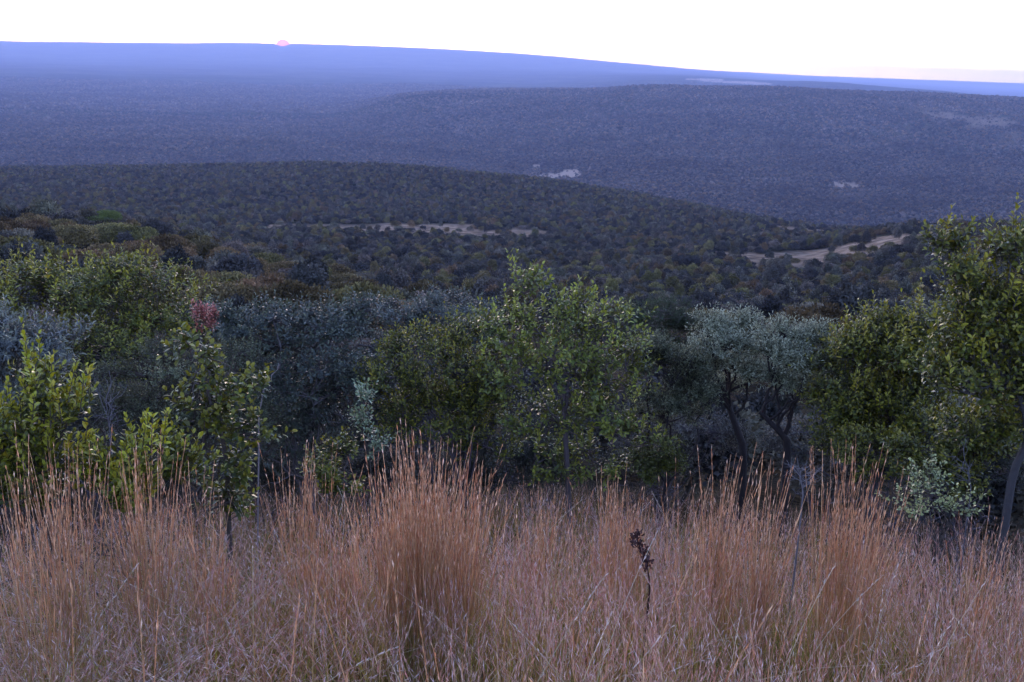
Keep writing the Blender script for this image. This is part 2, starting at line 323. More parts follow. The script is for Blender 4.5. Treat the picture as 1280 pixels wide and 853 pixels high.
def plant(name, label, cat, d, foot, lobes, cols, n_twig=900, nl=8, ll=.08, lw=.04, twig=.22, up=.5, wood=(.09, .07, .06), mat=None,
          stems=1, trunk_r=.06, tipcols=None, simple=False, clumps=14, clump_r=.3, shoots=0, shoot_len=.45, open_=.9, group=None,
          shell=.45, curl=.15, bare=6, fork=.35, stem_pts=None, part_names=('trunk', 'foliage'), droop=0):
    """foot: column of the base; lobes: (px, py, half width px, half height px, metres further)"""
    fx = at(foot, 430, d); gz = float(ground(np.array([fx[0]]), np.array([fx[1]]))[0])
    base = np.array([fx[0], fx[1], gz]); root = empty(name, base); tag(root, label, cat, group)
    LB = []
    for (px, py, wx, hy, dd) in lobes:
        c = at(px, py, d + dd); dep = np.linalg.norm(c)
        LB.append((c - base, np.array([wx, max(wx, hy)*.8, hy*1.04])*dep/F))
    GL = Geo(); GW = Geo(); wood = np.array(wood)
    vol = np.array([r_[0]*r_[2] + .02 for _, r_ in LB]); pr = vol/vol.sum()
    # stems
    sp = []
    foots = [np.array([0, 0, 0.])] if stems == 1 else [np.array([rng.normal()*.12*stems**.5, rng.normal()*.15, 0]) for _ in range(stems)]
    foots = [f_ + np.array([0, 0, float(ground(np.array([base[0]+f_[0]]), np.array([base[1]+f_[1]]))[0]) - gz - .06]) for f_ in foots]
    order = sorted(range(len(LB)), key=lambda i: LB[i][0][0])
    centre = sum(c*p_ for (c, _), p_ in zip(LB, pr))
    forks = []
    for s_ in range(stems):
        if stem_pts: forks.append(at(stem_pts[0][0], stem_pts[0][1], d) - base); continue
        f_ = foots[s_]; tgt = centre*np.array([1, 1, 1]) + rng.normal(size=3)*.15; top = f_ + (tgt - f_)*fork
        pts = wig(f_, top, 8, .07); tube(GW, pts, np.linspace(trunk_r*1.15, trunk_r*.7, 8)/stems**.6, wood, 8); forks.append(top)
    limb_pts = []
    for i_, (c, r_) in enumerate(LB):
        k = order.index(i_)*stems//len(LB); st = forks[min(k, stems-1)]
        for q_ in range(2 if r_[0] > .5 else 1):
            if stem_pts:
                u_ = rng.random()*min(1.6, len(stem_pts) - 2.); k0 = int(u_); S0 = at(*stem_pts[k0][:2], d) - base; S1 = at(*stem_pts[k0+1][:2], d) - base; st = S0 + (S1 - S0)*(u_ - k0)
            e = c + rng.normal(size=3)*r_*.3 + np.array([0, 0, r_[2]*.1])
            pts = wig(st, e, 9, .11, .04); rr = np.linspace(trunk_r*(.4 if stem_pts else .6), trunk_r*.18, 9)/stems**.5
            tube(GW, pts, rr, wood, 6); limb_pts.append((i_, pts))
    for i_, (c, r_) in enumerate(LB):
        kc = max(4, int(round(clumps*.5*pr[i_]*len(LB)))); nt_ = max(20, int(n_twig*pr[i_]))
        dr = rdir(kc*2); dr[:, 2] = np.where(dr[:, 2] < -.35, -dr[:, 2], dr[:, 2]); dr = dr[:kc]
        cc_ = c + dr*r_*(shell + (1-shell)*rng.random((kc, 1))**.6)*.92
        lp = np.concatenate([q_ for j_, q_ in limb_pts if j_ == i_])[3:]
        for k in range(kc):
            j_ = np.argmin(np.linalg.norm(lp - cc_[k], axis=1) + .4*np.abs(rng.normal())); pts = wig(lp[j_], cc_[k], 6, .12, .03)
            tube(GW, pts, np.linspace(trunk_r*.24, .005, 6), wood, 4)
        ki = rng.integers(0, kc, nt_); bs = rng.random(kc)*.7 + .6
        dv = rdir(nt_)*rng.random((nt_, 1))**.45
        q_ = cc_[ki] + dv*r_*clump_r*bs[ki][:, None]*1.55*np.array([1, 1, .62])
        dirs = nrm(nrm((q_ - c)/r_)*.55 + rdir(nt_)*.35 + np.array([0, 0, up - droop]) + dv*.3)
        sprigs(GL, GW, q_, dirs, twig*(.6 + .8*rng.random(nt_)), nl, ll, lw, cols, wood, open_, simple, curl, tipcols, shade=(1 + rng.normal(size=kc)*.2).clip(.55, 1.5)[ki])
        m_ = rng.random(nt_) < .5
        sticks(GW, cc_[ki][m_], q_[m_], .006, .003, wood)
        if shoots:
            ns = int(shoots*pr[i_])+1; th = rng.random(ns)*6.28; rr_ = rng.random(ns)**.5
            s0 = c + np.stack([np.cos(th)*rr_*r_[0]*.9, np.sin(th)*rr_*r_[1]*.9, np.sqrt(1-rr_**2*.8)*r_[2]*.85], -1)
            dd_ = nrm(np.stack([np.cos(th)*rr_*.35, np.sin(th)*rr_*.35, np.ones(ns)], -1) + rng.normal(size=(ns, 3))*.12)
            sprigs(GL, GW, s0, dd_, shoot_len*(.5 + .8*rng.random(ns)), int(nl*1.7), ll*1.05, lw*1.05, tipcols if tipcols is not None else cols, wood, open_*.85, simple, curl, tipcols, .005)
    for k in range(bare):      # leafless twigs low in the crown
        i_ = rng.integers(0, len(LB)); pts0 = limb_pts[rng.integers(0, len(limb_pts))][1]; s_ = pts0[rng.integers(1, 7)]
        e = s_ + rdir(1)[0]*np.array([.6, .6, .35])*LB[i_][1][0]*.9; pts = wig(s_, e, 7, .12); tube(GW, pts, np.linspace(.011, .003, 7), wood*1.2, 4)
        for z_ in range(3): tube(GW, wig(pts[2+z_], pts[2+z_] + rdir(1)[0]*.22, 4, .1), np.linspace(.005, .002, 4), wood*1.2, 3)
    if stem_pts:
        pts = np.array([at(x_, y_, d + dd) - base for (x_, y_, dd) in stem_pts]); pts[-1][2] = min(pts[-1][2], 0.0)
        tt = np.linspace(0, len(pts)-1, 14); pts = np.stack([np.interp(tt, range(len(pts)), pts[:, k]) for k in range(3)], -1)
        tube(GW, pts, np.linspace(trunk_r*.55, trunk_r*1.2, len(pts)), wood, 8)
    GW.obj(part_names[0], M_bark, root, smooth=True)
    GL.obj(part_names[1], mat or M_leaf, root)
    return root

# palettes (real leaf colours, except DK)
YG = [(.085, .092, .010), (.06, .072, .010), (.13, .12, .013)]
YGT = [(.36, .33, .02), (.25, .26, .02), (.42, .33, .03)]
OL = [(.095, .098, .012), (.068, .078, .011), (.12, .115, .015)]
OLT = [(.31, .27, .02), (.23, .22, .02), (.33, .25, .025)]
DK = [(.050, .052, .03), (.06, .06, .038), (.042, .045, .028)]  # shade of the thicket darkened into the leaf colour
GR = [(.12, .125, .062), (.09, .10, .052), (.15, .15, .08)]
SV = [(.25, .255, .15), (.19, .20, .12), (.30, .305, .19)]
BL = [(.13, .135, .13), (.10, .11, .105), (.17, .18, .17)]

plant('shrub', 'shrub with slender blue grey leaves at the left edge above the yellow green bush', 'shrub', 11, 10,
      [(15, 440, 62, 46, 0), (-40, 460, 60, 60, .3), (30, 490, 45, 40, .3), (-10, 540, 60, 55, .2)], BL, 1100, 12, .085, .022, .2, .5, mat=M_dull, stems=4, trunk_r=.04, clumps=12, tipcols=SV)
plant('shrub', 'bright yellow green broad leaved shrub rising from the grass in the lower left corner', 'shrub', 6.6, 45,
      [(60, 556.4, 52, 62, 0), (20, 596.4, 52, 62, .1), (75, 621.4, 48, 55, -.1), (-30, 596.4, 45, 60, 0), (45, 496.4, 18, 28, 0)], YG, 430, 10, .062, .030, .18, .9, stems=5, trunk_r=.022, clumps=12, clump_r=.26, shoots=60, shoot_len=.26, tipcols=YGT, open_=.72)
plant('shrub', 'low yellow green leafy sprigs in the grass right of the corner shrub', 'shrub', 6.4, 175,
      [(172, 600, 44, 46, 0), (215, 615, 34, 36, .1), (150, 640, 40, 40, -.1)], YG, 190, 10, .062, .030, .18, .9, stems=5, trunk_r=.016, clumps=8, clump_r=.26, shoots=28, shoot_len=.26, tipcols=YGT, open_=.72)
plant('sapling', 'slender olive sapling with rounded leaves in front of the grey green bush', 'sapling', 7.6, 285,
      [(243, 445, 20, 16, 0), (262, 490, 24, 20, .05), (312, 500, 30, 18, 0), (265, 525, 32, 18, .1), (300, 545, 32, 18, -.1), (275, 595, 30, 26, 0), (280, 645, 28, 30, 0), (245, 520, 22, 14, 0)], YG, 230, 8, .07, .042, .16, .55, stems=2, trunk_r=.018, clumps=9, clump_r=.34, tipcols=OLT, open_=.9, stem_pts=[(250, 440, 0), (262, 500, 0), (282, 560, 0), (285, 640, 0)])
plant('bush', 'rounded grey green fine leaved bush behind the slender olive sapling', 'bush', 12, 235,
      [(200, 470, 62, 34, 0), (290, 468, 58, 30, .2), (240, 510, 80, 40, 0), (180, 540, 60, 50, 0), (300, 530, 50, 50, .2)], GR, 1900, 12, .05, .018, .18, .35, mat=M_dull, simple=True, stems=4, trunk_r=.05, clumps=22)
plant('bush', 'large dark olive bush filling the upper left above the grey green bush', 'bush', 19, 120,
      [(60, 396, 95, 48, 0), (170, 386, 85, 48, 1), (10, 364, 60, 32, 1), (90, 459, 120, 60, 0), (215, 414, 50, 50, .5), (-50, 414, 70, 60, 0), (130, 359, 60, 22, .6)], OL, 2600, 8, .10, .045, .25, .6, stems=5, trunk_r=.07, clumps=22, shoots=160, shoot_len=.5, tipcols=OLT)
plant('shrub', 'small shrub with reddish pink young leaves above the dark grey bush', 'shrub', 12.2, 258,
      [(244, 402, 12, 12, 0), (258, 398, 13, 11, 0), (271, 403, 11, 10, 0), (250, 412, 12, 8, 0)], [(.38, .10, .08), (.32, .11, .08), (.42, .17, .12)], 70, 8, .055, .026, .12, .6, stems=1, trunk_r=.018, clumps=5, bare=0, tipcols=[(.5, .18, .14), (.4, .11, .09)])
plant('bush', 'broad dark grey bush with glinting leaves left of the centre tree', 'bush', 13, 385,
      [(330, 425, 55, 34, 0), (400, 425, 60, 38, .2), (455, 425, 45, 40, .3), (370, 480, 75, 55, 0), (430, 510, 65, 55, 0), (350, 550, 60, 50, 0), (285, 410, 26, 20, .3)], [(.075, .085, .06), (.09, .10, .085), (.06, .075, .055)], 2500, 9, .075, .033, .2, .35, stems=4, trunk_r=.06, clumps=22, wood=(.13, .11, .11), tipcols=GR)
plant('bush', 'silvery tipped bush behind the olive bush, just left of the centre tree top', 'bush', 17, 545,
      [(500, 408, 45, 26, 0), (550, 400, 45, 30, 0), (590, 408, 35, 30, .3), (540, 438, 70, 35, 0)], [(.09, .10, .075), (.11, .115, .10)], 1300, 9, .075, .032, .2, .4, stems=3, trunk_r=.06, clumps=18, wood=(.14, .12, .12), tipcols=GR)
plant('sapling', 'thin pale green sapling standing at the left foot of the olive bush', 'sapling', 8.4, 472,
      [(455, 505, 8, 14, 0), (462, 535, 14, 16, 0), (470, 560, 18, 14, 0)], [(.15, .19, .10), (.18, .22, .12)], 42, 8, .055, .024, .14, .7, stems=1, trunk_r=.012, clumps=4, bare=3, tipcols=[(.25, .3, .14)])
plant('shrub', 'low green shrub in shade left of the thin pale sapling', 'shrub', 8.8, 420,
      [(405, 592, 24, 20, 0), (432, 575, 18, 16, 0), (420, 620, 30, 22, 0)], OL, 150, 8, .06, .03, .14, .5, stems=3, trunk_r=.012, clumps=6, tipcols=OLT)
plant('bush', 'yellow olive bush standing close against the left side of the centre tree', 'bush', 12.5, 570,
      [(545, 462, 62, 34, 0), (500, 490, 42, 34, -.2), (590, 500, 55, 50, 0), (540, 530, 70, 50, 0), (610, 560, 50, 50, .2), (520, 440, 30, 20, .2), (590, 430, 35, 25, .2)], OL, 2100, 8, .065, .030, .2, .55, stems=4, trunk_r=.055, clumps=20, shoots=110, shoot_len=.3, tipcols=OLT, wood=(.10, .08, .09))
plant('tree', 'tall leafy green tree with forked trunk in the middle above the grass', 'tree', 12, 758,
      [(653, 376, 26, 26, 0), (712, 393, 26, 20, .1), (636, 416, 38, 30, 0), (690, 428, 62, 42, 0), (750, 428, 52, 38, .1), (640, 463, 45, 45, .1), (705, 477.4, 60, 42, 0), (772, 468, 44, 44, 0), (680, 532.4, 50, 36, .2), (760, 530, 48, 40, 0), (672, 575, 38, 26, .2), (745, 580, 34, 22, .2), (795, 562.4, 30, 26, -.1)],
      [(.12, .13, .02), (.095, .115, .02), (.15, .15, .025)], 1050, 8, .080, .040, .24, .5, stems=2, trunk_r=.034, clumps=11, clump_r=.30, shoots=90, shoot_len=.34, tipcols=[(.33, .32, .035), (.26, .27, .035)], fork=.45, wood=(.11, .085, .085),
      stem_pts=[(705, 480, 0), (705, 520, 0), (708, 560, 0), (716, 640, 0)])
plant('bush', 'rounded plain green bush behind the gap right of the centre tree', 'bush', 24, 830,
      [(825, 405, 52, 28, 0), (790, 415, 35, 25, 0), (860, 425, 40, 28, 0), (830, 450, 60, 30, 0)], [(.06, .08, .03), (.05, .07, .028)], 2300, 10, .06, .022, .2, .3, mat=M_dull, simple=True, stems=3, trunk_r=.07, clumps=24)
SVW = (.045, .036, .036)
plant('tree', 'silver grey leaved tree with low crown just right of the centre tree', 'tree', 13.2, 838,
      [(835, 470, 40, 38, 0), (815, 450, 28, 24, 0), (860, 500, 36, 36, 0), (828, 520, 40, 36, 0)], GR, 1300, 10, .065, .018, .2, .2, mat=M_dull, simple=True, stems=2, trunk_r=.05, clumps=16, wood=SVW, tipcols=SV, group='silver leaved trees', fork=.4)
plant('tree', 'silver grey tree with the palest flat topped crown, middle of the silver leaved trees', 'tree', 14, 932,
      [(888, 416, 22, 15, 0), (925, 414, 24, 12, .2), (902, 440, 30, 13, -.4), (952, 438, 24, 14, 0), (878, 462, 26, 16, 0), (925, 466, 30, 14, -.3), (955, 476, 20, 14, .2), (895, 490, 22, 12, .3)], SV, 1700, 10, .065, .018, .2, .25, mat=M_dull, simple=True, stems=1, trunk_r=.06, clumps=18, wood=SVW, tipcols=[(.55, .55, .38)], group='silver leaved trees', fork=.42,
      stem_pts=[(905, 490, 0), (915, 520, 0), (930, 560, 0), (932, 620, 0)])
plant('tree', 'silver grey tree with dark widely forked trunk, rightmost of the silver leaved trees', 'tree', 13.4, 985,
      [(980, 424, 26, 13, 0), (1022, 428, 24, 14, .2), (962, 450, 22, 14, -.3), (1000, 454, 28, 14, -.3), (1036, 462, 20, 16, 0), (985, 480, 26, 13, 0), (1025, 494, 22, 14, .2)], SV, 1500, 10, .065, .018, .2, .25, mat=M_dull, simple=True, stems=1, trunk_r=.055, clumps=18, wood=SVW, tipcols=[(.50, .50, .34)], group='silver leaved trees', fork=.4,
      stem_pts=[(950, 515, 0), (975, 540, 0), (985, 552, 0), (985, 620, 0)])
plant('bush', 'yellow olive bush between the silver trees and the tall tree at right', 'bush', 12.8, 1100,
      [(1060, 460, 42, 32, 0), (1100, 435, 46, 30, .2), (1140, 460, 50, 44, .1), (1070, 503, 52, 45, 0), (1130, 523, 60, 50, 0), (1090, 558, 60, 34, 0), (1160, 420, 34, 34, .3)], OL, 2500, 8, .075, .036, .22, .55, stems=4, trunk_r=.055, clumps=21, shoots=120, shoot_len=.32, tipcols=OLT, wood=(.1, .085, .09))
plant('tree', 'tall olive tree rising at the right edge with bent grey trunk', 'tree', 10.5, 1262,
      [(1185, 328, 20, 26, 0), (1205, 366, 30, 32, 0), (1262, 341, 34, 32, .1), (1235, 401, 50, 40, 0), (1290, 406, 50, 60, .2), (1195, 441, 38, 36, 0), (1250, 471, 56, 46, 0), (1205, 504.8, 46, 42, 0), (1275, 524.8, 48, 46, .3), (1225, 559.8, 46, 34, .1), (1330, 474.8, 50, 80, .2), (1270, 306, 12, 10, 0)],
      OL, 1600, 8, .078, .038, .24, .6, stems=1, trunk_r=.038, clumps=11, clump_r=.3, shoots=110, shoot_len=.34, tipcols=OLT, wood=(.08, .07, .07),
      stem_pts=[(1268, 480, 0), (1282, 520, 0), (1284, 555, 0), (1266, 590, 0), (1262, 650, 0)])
plant('sapling', 'small pale leaved sapling in the grass at the foot of the tall right tree', 'sapling', 7.2, 1165,
      [(1160, 600, 9, 16, 0), (1165, 625, 30, 16, 0), (1150, 640, 30, 14, 0), (1190, 640, 20, 14, .1)], [(.24, .26, .10), (.30, .32, .13)], 85, 7, .04, .024, .13, .5, stems=3, trunk_r=.010, clumps=6, bare=2, curl=.05, tipcols=[(.42, .44, .18)])
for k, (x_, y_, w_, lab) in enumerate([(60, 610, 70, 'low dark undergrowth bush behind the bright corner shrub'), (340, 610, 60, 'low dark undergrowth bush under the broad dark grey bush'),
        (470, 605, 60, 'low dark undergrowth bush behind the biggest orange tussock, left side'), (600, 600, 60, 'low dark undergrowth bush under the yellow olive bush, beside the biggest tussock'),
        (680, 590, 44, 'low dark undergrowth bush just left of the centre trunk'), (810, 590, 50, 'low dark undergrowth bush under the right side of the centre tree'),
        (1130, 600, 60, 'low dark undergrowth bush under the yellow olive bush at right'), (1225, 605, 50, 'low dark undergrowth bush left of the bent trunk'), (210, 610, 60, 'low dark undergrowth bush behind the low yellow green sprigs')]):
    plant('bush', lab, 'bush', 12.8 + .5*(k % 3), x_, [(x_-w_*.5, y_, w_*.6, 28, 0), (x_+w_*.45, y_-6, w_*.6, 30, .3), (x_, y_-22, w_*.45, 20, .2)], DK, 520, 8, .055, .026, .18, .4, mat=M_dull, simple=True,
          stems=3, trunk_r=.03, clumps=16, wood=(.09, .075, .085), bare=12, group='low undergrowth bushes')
plant('shrub', 'leafy olive shrub low between the yellow olive bush and the bent trunk at right', 'shrub', 11.2, 1205,
      [(1180, 560, 44, 34, 0), (1225, 575, 34, 34, .1), (1195, 600, 40, 26, 0)], OL, 700, 8, .07, .034, .2, .5, stems=3, trunk_r=.03, clumps=14, tipcols=OLT)
plant('shrub', 'leafy dull green shrub at the foot of the centre tree, right of its trunk', 'shrub', 12.4, 800,
      [(790, 590, 34, 24, 0), (822, 575, 24, 24, .1)], OL, 380, 8, .06, .03, .18, .5, stems=3, trunk_r=.025, clumps=14, tipcols=OL)
plant('shrub', 'leafy olive shrub low under the yellow olive bush at right', 'shrub', 11.8, 1090,
      [(1075, 575, 34, 26, 0), (1115, 585, 34, 28, .1)], OL, 420, 8, .065, .032, .18, .5, stems=3, trunk_r=.025, clumps=14, tipcols=OLT)
# shaded bushes filling the back of the thicket
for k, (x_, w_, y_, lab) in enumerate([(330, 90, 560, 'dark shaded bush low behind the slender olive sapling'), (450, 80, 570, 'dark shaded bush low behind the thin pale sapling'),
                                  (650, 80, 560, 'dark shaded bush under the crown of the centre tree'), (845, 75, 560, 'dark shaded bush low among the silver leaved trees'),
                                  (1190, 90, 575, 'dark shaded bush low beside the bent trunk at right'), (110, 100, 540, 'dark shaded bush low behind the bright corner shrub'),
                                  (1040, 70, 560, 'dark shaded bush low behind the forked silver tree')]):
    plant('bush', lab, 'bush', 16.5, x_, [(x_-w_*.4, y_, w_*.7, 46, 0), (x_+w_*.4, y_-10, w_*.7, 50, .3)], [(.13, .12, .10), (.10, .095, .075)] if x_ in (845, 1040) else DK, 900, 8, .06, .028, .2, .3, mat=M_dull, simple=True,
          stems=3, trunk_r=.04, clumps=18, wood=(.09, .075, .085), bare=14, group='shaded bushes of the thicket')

# ------------------------------------------------------------------ bushes of the slopes below
def crown(nleaf, w, h, cols, leaf, seed, flat=False, gaps=.5, hull=True):
    """low crown made of leaf clumps over a broken dark inner mass; unit: metres; returns Geo"""
    G = Geo(); st = np.random.default_rng(seed)
    nb = 9 if not flat else 7
    dm = nrm(st.normal(size=(nb, 3))); dm[:, 2] = np.abs(dm[:, 2])*1.1 - .15
    cs = dm*np.array([w*.27, w*.27, h*.30]) + [0, 0, h*.5]; cs[0] = (0, 0, h*.5)
    rs = np.stack([w*(.13 + .10*st.random(nb))]*2 + [h*(.17 + .12*st.random(nb))], -1); rs[0] = (w*.32, w*.32, h*.38)
    if flat: cs[:, 2] = h*(.78 + .06*st.random(nb)); rs[:, 2] *= .42; cs[:, :2] *= 1.5
    k = st.integers(0, nb + 3, nleaf); k = np.where(k >= nb, 0, k); dv = nrm(st.normal(size=(nleaf, 3))); dv[:, 2] = np.where(dv[:, 2] < -.45, -dv[:, 2], dv[:, 2])
    P_ = cs[k] + dv*rs[k]*(.55 + .62*st.random((nleaf, 1)))
    D = nrm(dv + st.normal(size=(nleaf, 3))*.7 + [0, 0, .4]); Nn = nrm(dv + st.normal(size=(nleaf, 3))*.6)
    bc = 1 + st.normal(size=nb)*.22
    C = np.asarray(cols)[st.integers(0, len(cols), nleaf)]*(1 + st.normal(size=(nleaf, 1))*.22).clip(.4, 1.7)*bc[k][:, None]
    leaves(G, P_ - D*leaf*.5, D, Nn, np.full(nleaf, leaf)*(.6 + .8*st.random(nleaf)), np.full(nleaf, leaf*.6), C, True, .1)
    return G
PAL = [[(.082, .085, .052), (.066, .072, .046)], [(.125, .108, .036), (.098, .090, .034)], [(.11, .108, .062), (.088, .09, .052)], [(.046, .050, .036), (.038, .044, .032)]]
PAL = [[(r_*1.32, g_*1.08, b_*1.4) for r_, g_, b_ in p_] for p_ in PAL]
PNAME = ['green', 'olive green', 'grey green', 'dark green']
near_protos = []
for k in range(8):
    pal = PAL[k % 4]; w = 4.0 + .8*(k % 3); h = 3.2 + .4*(k % 4)
    me = crown(5600, w, h, pal, .23, 100+k).mesh('foliage', M_bush)
    G = Geo()
    for s_ in range(3):
        a_ = rng.random()*6.28; tp = np.array([math.cos(a_)*w*.22, math.sin(a_)*w*.22, h*.6])
        tube(G, wig((math.cos(a_)*.1, math.sin(a_)*.1, -.4), tp, 6, .08), np.linspace(.09, .03, 6), (.08, .065, .055), 5)
        for z_ in range(3): tube(G, wig(tp*.6, tp*.8 + rng.normal(size=3)*.6 + [0, 0, .3], 5, .1), np.linspace(.04, .012, 5), (.08, .065, .055), 4)
    near_protos.append((me, G.mesh('trunk', M_bark), k % 4, w, h))
# lone flat topped tree
fl = crown(9000, 8.2, 5.2, [(.10, .135, .04), (.085, .12, .036)], .16, 777, flat=True); 
lp = at(135, 300, 150); lz = float(ground(np.array([lp[0]]), np.array([lp[1]]))[0])
e_top = azel(135, 276)[1]*150; hh = e_top - lz
t = empty('tree', (lp[0], lp[1], lz)); tag(t, 'lone flat topped tree standing above the bushes on the left slope', 'tree')
sc_ = max(1., hh/5.0); fo = fl.obj('foliage', M_bush, t); fo.scale = (.72, .72, sc_)
G = Geo(); 
for s_ in range(6):
    a_ = s_*1.05 + .3; top = np.array([math.cos(a_)*1.6, math.sin(a_)*1.6, 4.0*sc_])
    tube(G, wig((0, 0, 2.0*sc_), top, 6, .06), np.linspace(.10, .03, 6), (.07, .055, .05), 5)
tube(G, wig((0, 0, -.4), (0, 0, 2.05*sc_), 6, .04), np.linspace(.2, .14, 6), (.07, .055, .05), 7)
G.obj('trunk', M_bark, t, smooth=True)

# candidate positions
AZS = np.linspace(-R(34), R(34), 400)
gel = np.stack([ground(np.sin(AZS)*r_, np.cos(AZS)*r_)/r_ for r_ in RG[6:]], 1); cm = np.maximum.accumulate(gel, 1)
def visible(x, y, ztop, tol=.0):
    r = np.hypot(x, y); a = np.arctan2(x, y); i = np.clip(np.searchsorted(AZS, a), 0, 399); j = np.clip(np.searchsorted(RG[6:], r*.985)-1, 0, cm.shape[1]-1)
    return ztop/r > cm[i, j] - tol
SIL = ([-100, 0, 60, 130, 200, 250, 300, 400, 480, 560, 620, 655, 700, 760, 800, 860, 900, 950, 1050, 1100, 1160, 1170, 1400],
       [330, 335, 335, 330, 335, 365, 395, 395, 385, 370, 370, 335, 350, 390, 395, 405, 410, 415, 415, 400, 380, 280, 280])
def scatter(r0, r1, area, fade=False):
    n = int(R(68)*.5*(r1*r1 - r0*r0)/area); r = np.sqrt(r0*r0 + rng.random(n)*(r1*r1 - r0*r0)); a = (rng.random(n)-.5)*R(68)
    x = r*np.sin(a); y = r*np.cos(a); c, s_ = clearing(x, y); k = (c < .3 + .3*rng.random(n)) | (rng.random(n) < (.32 if r1 < 500 else .09))
    if r0 > 300: k &= rng.random(n) < .35 + 1.3*fbm(x/110, y/110, 71)
    if fade: k &= rng.random(n) < np.clip((r1 - r)/(r1 - r0)*2.2, 0, 1)
    return x[k], y[k]
x, y = scatter(26, 330, 13.); z = ground(x, y)
r = np.hypot(x, y); px, py = project(np.stack([x, y, z + 3.2], -1))
sil = np.interp(px, *SIL)
hidden = (py > sil + 4)
near_d = np.hypot(x - lp[0], y - lp[1]) < 3.0
ok = visible(x, y, z + 3.4, .0) & ~hidden & ~near_d & (px > -30) & (px < 1310)
# thin out overlaps
o_ = np.argsort(r); keep = []; grid = {}
for i in o_:
    if not ok[i]: continue
    kx, ky = int(x[i]//4), int(y[i]//4); bad = False
    for a_ in (-1, 0, 1):
        for b_ in (-1, 0, 1):
            for j in grid.get((kx+a_, ky+b_), ()):
                if (x[i]-x[j])**2 + (y[i]-y[j])**2 < 2.9**2: bad = True
    if not bad: grid.setdefault((kx, ky), []).append(i); keep.append(i)
    if len(keep) >= 235: break
RN = r[keep[-1]]
for i in keep:
    pk = rng.integers(0, 8)
    if px[i] < 480 and rng.random() < .55: pk = int(rng.choice([1, 5]))
    me, tm, c_, w_, h_ = near_protos[pk]
    side = 'on the left hillside' if px[i] < 420 else ('on the slope below the centre of the view' if px[i] < 860 else 'on the slope below the tan clearing at right')
    o = empty('slope_bush', (x[i], y[i], z[i] - .1)); s_ = .75 + .5*rng.random(); o.scale = (s_*(.9+.25*rng.random()), s_*(.9+.25*rng.random()), s_); o.rotation_euler = (0, 0, rng.random()*6.28)
    tag(o, f'{PNAME[c_]} rounded bush among many {side}', 'bush', f'{PNAME[c_]} bushes {side}')
    a_ = bpy.data.objects.new('foliage', me); COL.objects.link(a_); a_.parent = o
    b_ = bpy.data.objects.new('trunk', tm); COL.objects.link(b_); b_.parent = o

nth = 0
tx, ty = scatter(19, 52, 17.); tz = ground(tx, ty)
for i in range(len(tx)):
    pk = int(rng.choice([0, 3, 4, 7, 2])); me, tm, c_, w_, h_ = near_protos[pk]
    s_ = .6 + .3*rng.random(); ppx, ppy = project(np.array([[tx[i], ty[i], tz[i] + h_*s_*1.05]]))
    if ppx[0] < -60 or ppx[0] > 1340 or ppy[0] < np.interp(ppx[0], *SIL) + 12: continue
    o = empty('thicket_bush', (tx[i], ty[i], tz[i] - .1)); o.scale = (s_, s_, s_); o.rotation_euler = (0, 0, rng.random()*6.28); nth += 1
    tag(o, f'{PNAME[c_]} bush half hidden behind the first row of trees and shrubs', 'bush', f'{PNAME[c_]} bushes of the thicket behind the first row')
    for nm, dd_ in (('foliage', me), ('trunk', tm)):
        a_ = bpy.data.objects.new(nm, dd_); COL.objects.link(a_); a_.parent = o
print('thicket', nth)

# one mass: everything beyond, instanced within a single object
G = Geo(); NP = 10
for k in range(NP):
    w = 3.9 + .7*(k % 4); h = 3.4 + .6*(k % 3)
    C_ = crown(2000, w, h, PAL[k % 4], .32, 300+k); G.add(np.concatenate(C_.V), np.zeros((0, 3), int), np.concatenate(C_.C), k)
    n0 = G.n - sum(len(v) for v in C_.V)
    for f_ in C_.Fs: G.Fs.append(f_ + n0)
kn = set(keep)
xs, ys = [], []
m = np.array([i for i in range(len(x)) if i not in kn and r[i] > RN*.94 and visible(x[i:i+1], y[i:i+1], z[i:i+1]+5)[0]], int)
xs.append(x[m]); ys.append(y[m])
for (r0, r1, ar) in ((330, 700, 15), (700, 1350, 19)):
    a_, b_ = scatter(r0, r1, ar); zz = ground(a_, b_); v = visible(a_, b_, zz + 8); xs.append(a_[v]); ys.append(b_[v])
xs = np.concatenate(xs); ys = np.concatenate(ys); zs = ground(xs, ys)
G.add(np.stack([xs, ys, zs - .2], -1), np.zeros((0, 3), int), None, 100)
# farther: small real crowns, a few faces each
def farcrowns(r0, r1, area, size, nq):
    a_, b_ = scatter(r0, r1, area, r1 > 4000); zz = ground(a_, b_); v = visible(a_, b_, zz + 10); a_, b_, zz = a_[v], b_[v], zz[v]; n = len(a_)
    s_ = size*(.6 + .8*rng.random(n)); pal = np.asarray([c for p_ in PAL for c in p_]); C = pal[rng.integers(0, len(pal), n)]*(1 + rng.normal(size=(n, 1))*.32).clip(.4, 2)*(.45 + 1.1*fbm(a_/170, b_/170, 77))[:, None]
    dv = rdir(n*nq).reshape(n, nq, 3); dv[..., 2] = np.abs(dv[..., 2]); c0 = np.stack([a_, b_, zz + s_*.25], -1)
    Pq = c0[:, None] + dv*(s_[:, None, None]*np.array([.42, .42, .42])); Nn = nrm(dv + rng.normal(size=dv.shape)*.45); D = nrm(np.cross(Nn, rdir(n*nq).reshape(n, nq, 3)))
    ss = np.repeat(s_, nq)*.55
    n0 = G.n
    leaves(G, (Pq.reshape(-1, 3) - D.reshape(-1, 3)*ss[:, None]*.5), D.reshape(-1, 3), Nn.reshape(-1, 3), ss, ss, np.repeat(C, nq, 0)*(1+rng.normal(size=(n*nq, 1))*.15), True, .05)
    G.X.append(np.full(G.n - n0, -1.)); return n
